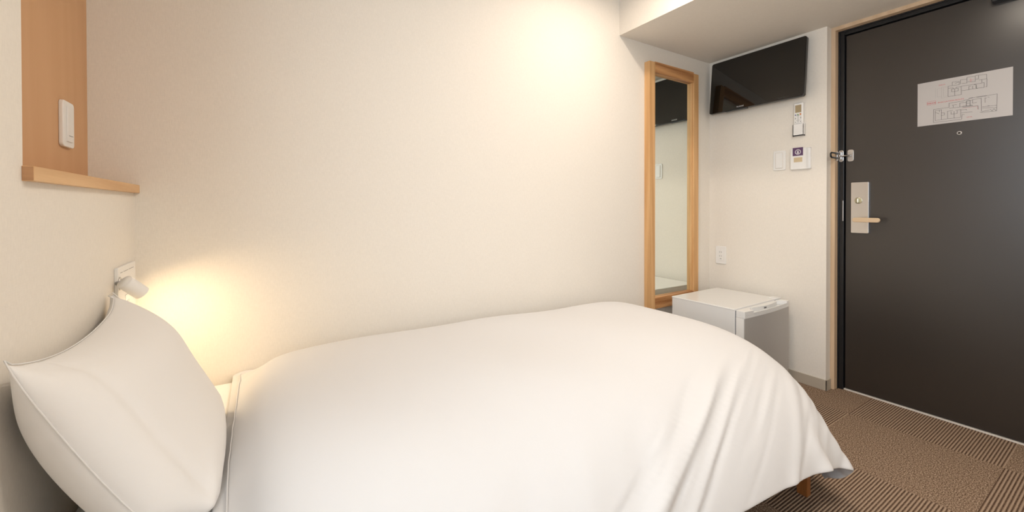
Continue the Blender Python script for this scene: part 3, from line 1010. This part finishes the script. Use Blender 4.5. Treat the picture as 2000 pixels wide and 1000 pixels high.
def grid_normals(X):
    n = np.cross(np.gradient(X, axis=0), np.gradient(X, axis=1))
    n /= np.linalg.norm(n, axis=-1, keepdims=True) + 1e-9
    return n


X = refine(smooth_grid(drape(), 1, 0.5))
nu, nv = X.shape[:2]
n = grid_normals(X)
if n[nu // 2, nv // 2, 2] < 0:
    n = -n
U = 0.0100 * np.arange(nu)[:, None] * np.ones((1, nv))
V = 0.0100 * np.arange(nv)[None, :] * np.ones((nu, 1))
# pulled folds on the near side, running down and back from the foot corner
disp = np.zeros((nu, nv))
for p, k, wd, am, v0 in ((1.80, 1.0, 0.030, 0.006, 0.80), (1.70, 1.7, 0.034, 0.011, 0.72), (1.63, 1.6, 0.022, -0.005, 0.76), (1.56, 1.9, 0.050, 0.012, 0.74),
                         (1.46, 1.5, 0.026, -0.004, 0.84), (1.39, 1.6, 0.040, 0.006, 0.80), (1.27, 1.2, 0.040, -0.004, 0.82),
                         (1.12, 0.9, 0.050, 0.006, 0.82), (0.98, 0.6, 0.040, -0.004, 0.84), (0.80, 0.4, 0.050, 0.005, 0.84), (0.60, 0.2, 0.045, -0.004, 0.85),
                         (1.88, 0.5, 0.016, -0.005, 0.90), (1.93, 0.2, 0.018, 0.005, 0.85)):
    ph = U + k * (V - v0) + 0.012 * np.sin(9 * V + 7 * p)
    fade = np.clip((V - v0) / 0.16, 0, 1)
    fade = fade * fade * (3 - 2 * fade)
    disp += am * np.exp(-((ph - p) / wd) ** 2) * fade
# fine creases between the folds, each with its own start, length and slant
rw = np.random.default_rng(11)
for _k in range(46):
    p = rw.uniform(1.05, 1.98)
    k = 1.9 - 1.5 * max(0.0, (p - 1.55) / 0.43) + rw.uniform(-0.35, 0.35)
    v0, ln_ = rw.uniform(0.74, 1.02), rw.uniform(0.10, 0.24)
    wd, am = rw.uniform(0.009, 0.018), rw.uniform(0.0012, 0.0032) * rw.choice((-1, 1))
    ph = U + k * (V - 0.9) + 0.008 * np.sin(14 * V + 9 * p)
    tt_ = (V - v0) / ln_
    disp += am * np.exp(-((ph - p) / wd) ** 2) * np.clip(np.minimum(tt_, 1.6 - tt_) * 2.5, 0, 1)
# crumpled cloth at the hanging corner
cw = np.clip((U - 1.72) / 0.14, 0, 1) * np.clip((V - 0.92) / 0.12, 0, 1)
disp += cw * (0.0035 * np.sin(58 * U + 22 * V + 2.2 * np.sin(31 * V)) + 0.0025 * np.sin(47 * V - 30 * U + 1.7))
# hand-smoothed unevenness of the filling
disp += 0.0022 * np.sin(7.3 * U + 2.0 * np.sin(4.1 * V)) * np.cos(5.7 * V + 1.3) * np.clip(U / 0.2, 0, 1)
# short creases fanning over the foot end
for p, wd, am in ((0.20, 0.018, 0.005), (0.31, 0.016, -0.004), (0.45, 0.022, 0.005), (0.60, 0.02, -0.004), (0.75, 0.024, 0.006), (0.88, 0.016, -0.004), (0.97, 0.014, 0.005)):
    f = np.clip((U - 1.86) / 0.14, 0, 1)
    disp += am * np.exp(-((V + 0.25 * (U - 1.9) - p) / wd) ** 2) * f
X = X + n * disp[..., None]
X[..., 1] = np.minimum(X[..., 1], YB - 0.004)
bm = bmesh.new()
vs = [[bm.verts.new(X[i, j]) for j in range(nv)] for i in range(nu)]
for i in range(nu - 1):
    for j in range(nv - 1):
        bm.faces.new((vs[i][j], vs[i + 1][j], vs[i + 1][j + 1], vs[i][j + 1]))
duv = obj('duvet', bm, M['cotton'], None, smooth=True)
tag(duv, 'puffy white duvet spread over the bed, hanging over its foot and near side', 'duvet')
md = duv.modifiers.new('thickness', 'SOLIDIFY')
md.thickness = 0.006
md.offset = -1
md = duv.modifiers.new('soft', 'SUBSURF')
md.levels = md.render_levels = 1

# stitched seam along the hem of the duvet cover
def seam_line(path, r=0.0011):
    return tube(bmesh.new(), path, r, 6)


seam = [Vector(X[3, j]) + Vector((-0.002, 0, 0.002)) for j in range(6, nv - 1, 2)]
obj('cover_hem', seam_line(seam, 0.0016), M['cotton'], duv, smooth=True)

# ------------------------------------------------------------------ pillow: two sheets blown up by the same kind of solver
CA, CB = np.array([-0.318, 1.415, 0.822]), np.array([-0.303, 0.853, 0.826])
CC, CD = np.array([-0.178, 1.470, 0.470]), np.array([-0.135, 1.015, 0.470])


def pillow():
    nu, nv = 61, 43                       # along the width, along the height
    Wd, Hd = 0.605, 0.440
    hu, hv = Wd / (nu - 1), Hd / (nv - 1)
    s = np.linspace(0, 1, nu)[:, None, None]
    t = np.linspace(0, 1, nv)[None, :, None]
    base = (1 - s) * ((1 - t) * CB + t * CD) + s * ((1 - t) * CA + t * CC)
    nrm = np.array([0.88, 0.0, 0.47])
    rng = np.random.default_rng(7)
    prof = np.minimum(np.minimum(s, 1 - s) * 6, 1) * np.minimum(np.minimum(t, 1 - t) * 5, 1)
    sh = np.stack([base + nrm * 0.03 * prof, base - nrm * 0.03 * prof], 0)
    sh += 0.001 * rng.standard_normal(sh.shape) * prof
    ss, tt = np.linspace(-1, 1, nu)[:, None], np.linspace(-1, 1, nv)[None, :]
    Tmax = 0.180 * (np.clip(1 - np.abs(ss) ** np.where(ss < 0, 2.0, 4.2), 0, 1) * np.clip(1 - np.abs(tt) ** 3.0, 0, 1)) ** 0.6 + 0.004
    edge = np.zeros((nu, nv), bool)
    edge[0, :] = edge[-1, :] = True
    edge[:, 0] = edge[:, -1] = True
    X = sh
    vel = np.zeros_like(X)
    pin = np.zeros((nu, nv), bool)
    for i in (0, -1):
        for j in (0, -1):
            pin[i, j] = True
    s1 = np.linspace(0, 1, nu)
    z_top = 0.822 - 0.048 * (4 * s1 * (1 - s1)) ** 0.9      # slack of the top edge against the wall
    w = np.where(pin, 0.0, 1.0)
    sets = []
    for (du, dv, st) in ((1, 0, 1.0), (0, 1, 1.0), (1, 1, 0.5), (1, -1, 0.5), (2, 0, 0.12), (0, 2, 0.12)):
        for ph in (0, 1):
            i0 = np.arange(0, nu - du)
            j0 = np.arange(0, nv - abs(dv))
            if du:
                i0 = i0[(i0 // du) % 2 == ph]
            else:
                j0 = j0[(j0 // abs(dv)) % 2 == ph]
            if dv < 0:
                A_, B_ = np.ix_(i0, j0 + abs(dv)), np.ix_(i0 + du, j0)
            else:
                A_, B_ = np.ix_(i0, j0), np.ix_(i0 + du, j0 + dv)
            sets.append((A_, B_, math.hypot(du * hu, dv * hv), st))
    dt = 1 / 60.0
    for step in range(150):
        for f in (0, 1):
            gu = np.gradient(X[f], axis=0)
            gv = np.gradient(X[f], axis=1)
            n = np.cross(gu, gv)
            n /= np.linalg.norm(n, axis=-1, keepdims=True) + 1e-9
            sg = np.sign((n * nrm).sum(-1).mean()) * (1 if f == 0 else -1)
            vel[f] += n * sg * 5.0 * dt
        vel[..., 2] -= 1.0 * dt
        vel *= 0.90
        old = X.copy()
        X = X + vel * dt * w[None, ..., None]
        for it in range(8):
            for f in (0, 1):
                Y = X[f]
                for A_, B_, L, st in sets:
                    a, b = Y[A_], Y[B_]
                    d = b - a
                    ln = np.sqrt((d ** 2).sum(-1)) + 1e-9
                    wa, wb = w[A_], w[B_]
                    c = st * (ln - L) / ln / np.maximum(wa + wb, 1e-6)
                    Y[A_] = a + (c * wa)[..., None] * d
                    Y[B_] = b - (c * wb)[..., None] * d
            avg = (X[0] + X[1]) / 2
            X[0][edge] = avg[edge]
            X[1][edge] = avg[edge]
            dd = X[0] - X[1]
            ln = np.sqrt((dd ** 2).sum(-1)) + 1e-9
            ex = (np.maximum(ln - Tmax, 0) / ln * 0.5)[..., None] * dd * 0.5
            X[0] -= ex
            X[1] += ex
            X[..., 0] = np.maximum(X[..., 0], XL + 0.006)
            X[..., 2] = np.maximum(X[..., 2], MZ + 0.006)
            X[:, :, 0, 2] = np.maximum(X[:, :, 0, 2], z_top[None])
            X[:, :, 0, 0] = np.minimum(X[:, :, 0, 0], XL + 0.03)
        vel = (X - old) / dt
    return X, edge


PX, edge = pillow()
for f in (0, 1):
    Y = smooth_grid(PX[f], 1, 0.4)
    PX[f] = np.where(edge[..., None], PX[f], Y)
nu2, nv2 = edge.shape
# hem of the pillowcase opening and small pulled creases
SS, TT = np.meshgrid(np.linspace(0, 1, nu2), np.linspace(0, 1, nv2), indexing='ij')
nf = np.cross(np.gradient(PX[0], axis=0), np.gradient(PX[0], axis=1))
nf /= np.linalg.norm(nf, axis=-1, keepdims=True) + 1e-9
if nf[nu2 // 2, nv2 // 2, 0] < 0:
    nf = -nf
dp = -0.0035 * np.exp(-((SS - 0.155) / 0.016) ** 2) + 0.0015 * (SS < 0.15)
for s0, t0, s1, t1, wd, am in ((0.0, 1.0, 0.32, 0.70, 0.014, 0.004), (0.06, 1.0, 0.42, 0.80, 0.012, -0.003), (1.0, 1.0, 0.72, 0.74, 0.016, 0.004),
                               (0.0, 0.0, 0.26, 0.16, 0.016, -0.004), (1.0, 0.0, 0.80, 0.20, 0.014, -0.003), (0.45, 1.0, 0.55, 0.82, 0.014, 0.003), (0.70, 1.0, 0.66, 0.84, 0.012, -0.003)):
    dx_, dy_ = s1 - s0, t1 - t0
    ll = math.hypot(dx_, dy_)
    al = ((SS - s0) * dx_ + (TT - t0) * dy_) / ll ** 2
    ds = ((SS - s0) * dy_ - (TT - t0) * dx_) / ll
    dp += am * np.exp(-(ds / wd) ** 2) * np.clip(np.minimum(al * 4, (1 - al) * 2), 0, 1)
PX[0] += nf * (dp * (~edge))[..., None]
bm = bmesh.new()
front = [[bm.verts.new(PX[0, i, j]) for j in range(nv2)] for i in range(nu2)]
back = [[front[i][j] if edge[i, j] else bm.verts.new(PX[1, i, j]) for j in range(nv2)] for i in range(nu2)]
for g, flip in ((front, False), (back, True)):
    for i in range(nu2 - 1):
        for j in range(nv2 - 1):
            q = (g[i][j], g[i + 1][j], g[i + 1][j + 1], g[i][j + 1])
            bm.faces.new(q[::-1] if flip else q)
pil = obj('pillow', bm, M['pillow'], None, smooth=True)
tag(pil, 'plump white pillow leaning against the wall at the head of the bed', 'pillow')
md = pil.modifiers.new('soft', 'SUBSURF')
md.levels = md.render_levels = 1
ring = [PX[0, 0, j] for j in range(nv2)] + [PX[0, i, nv2 - 1] for i in range(1, nu2)] + [PX[0, nu2 - 1, j] for j in range(nv2 - 2, -1, -1)] + [PX[0, i, 0] for i in range(nu2 - 2, 0, -1)]
obj('piping', tube(bmesh.new(), ring[::2], 0.0012, 6, True), M['pillow'], pil, smooth=True)
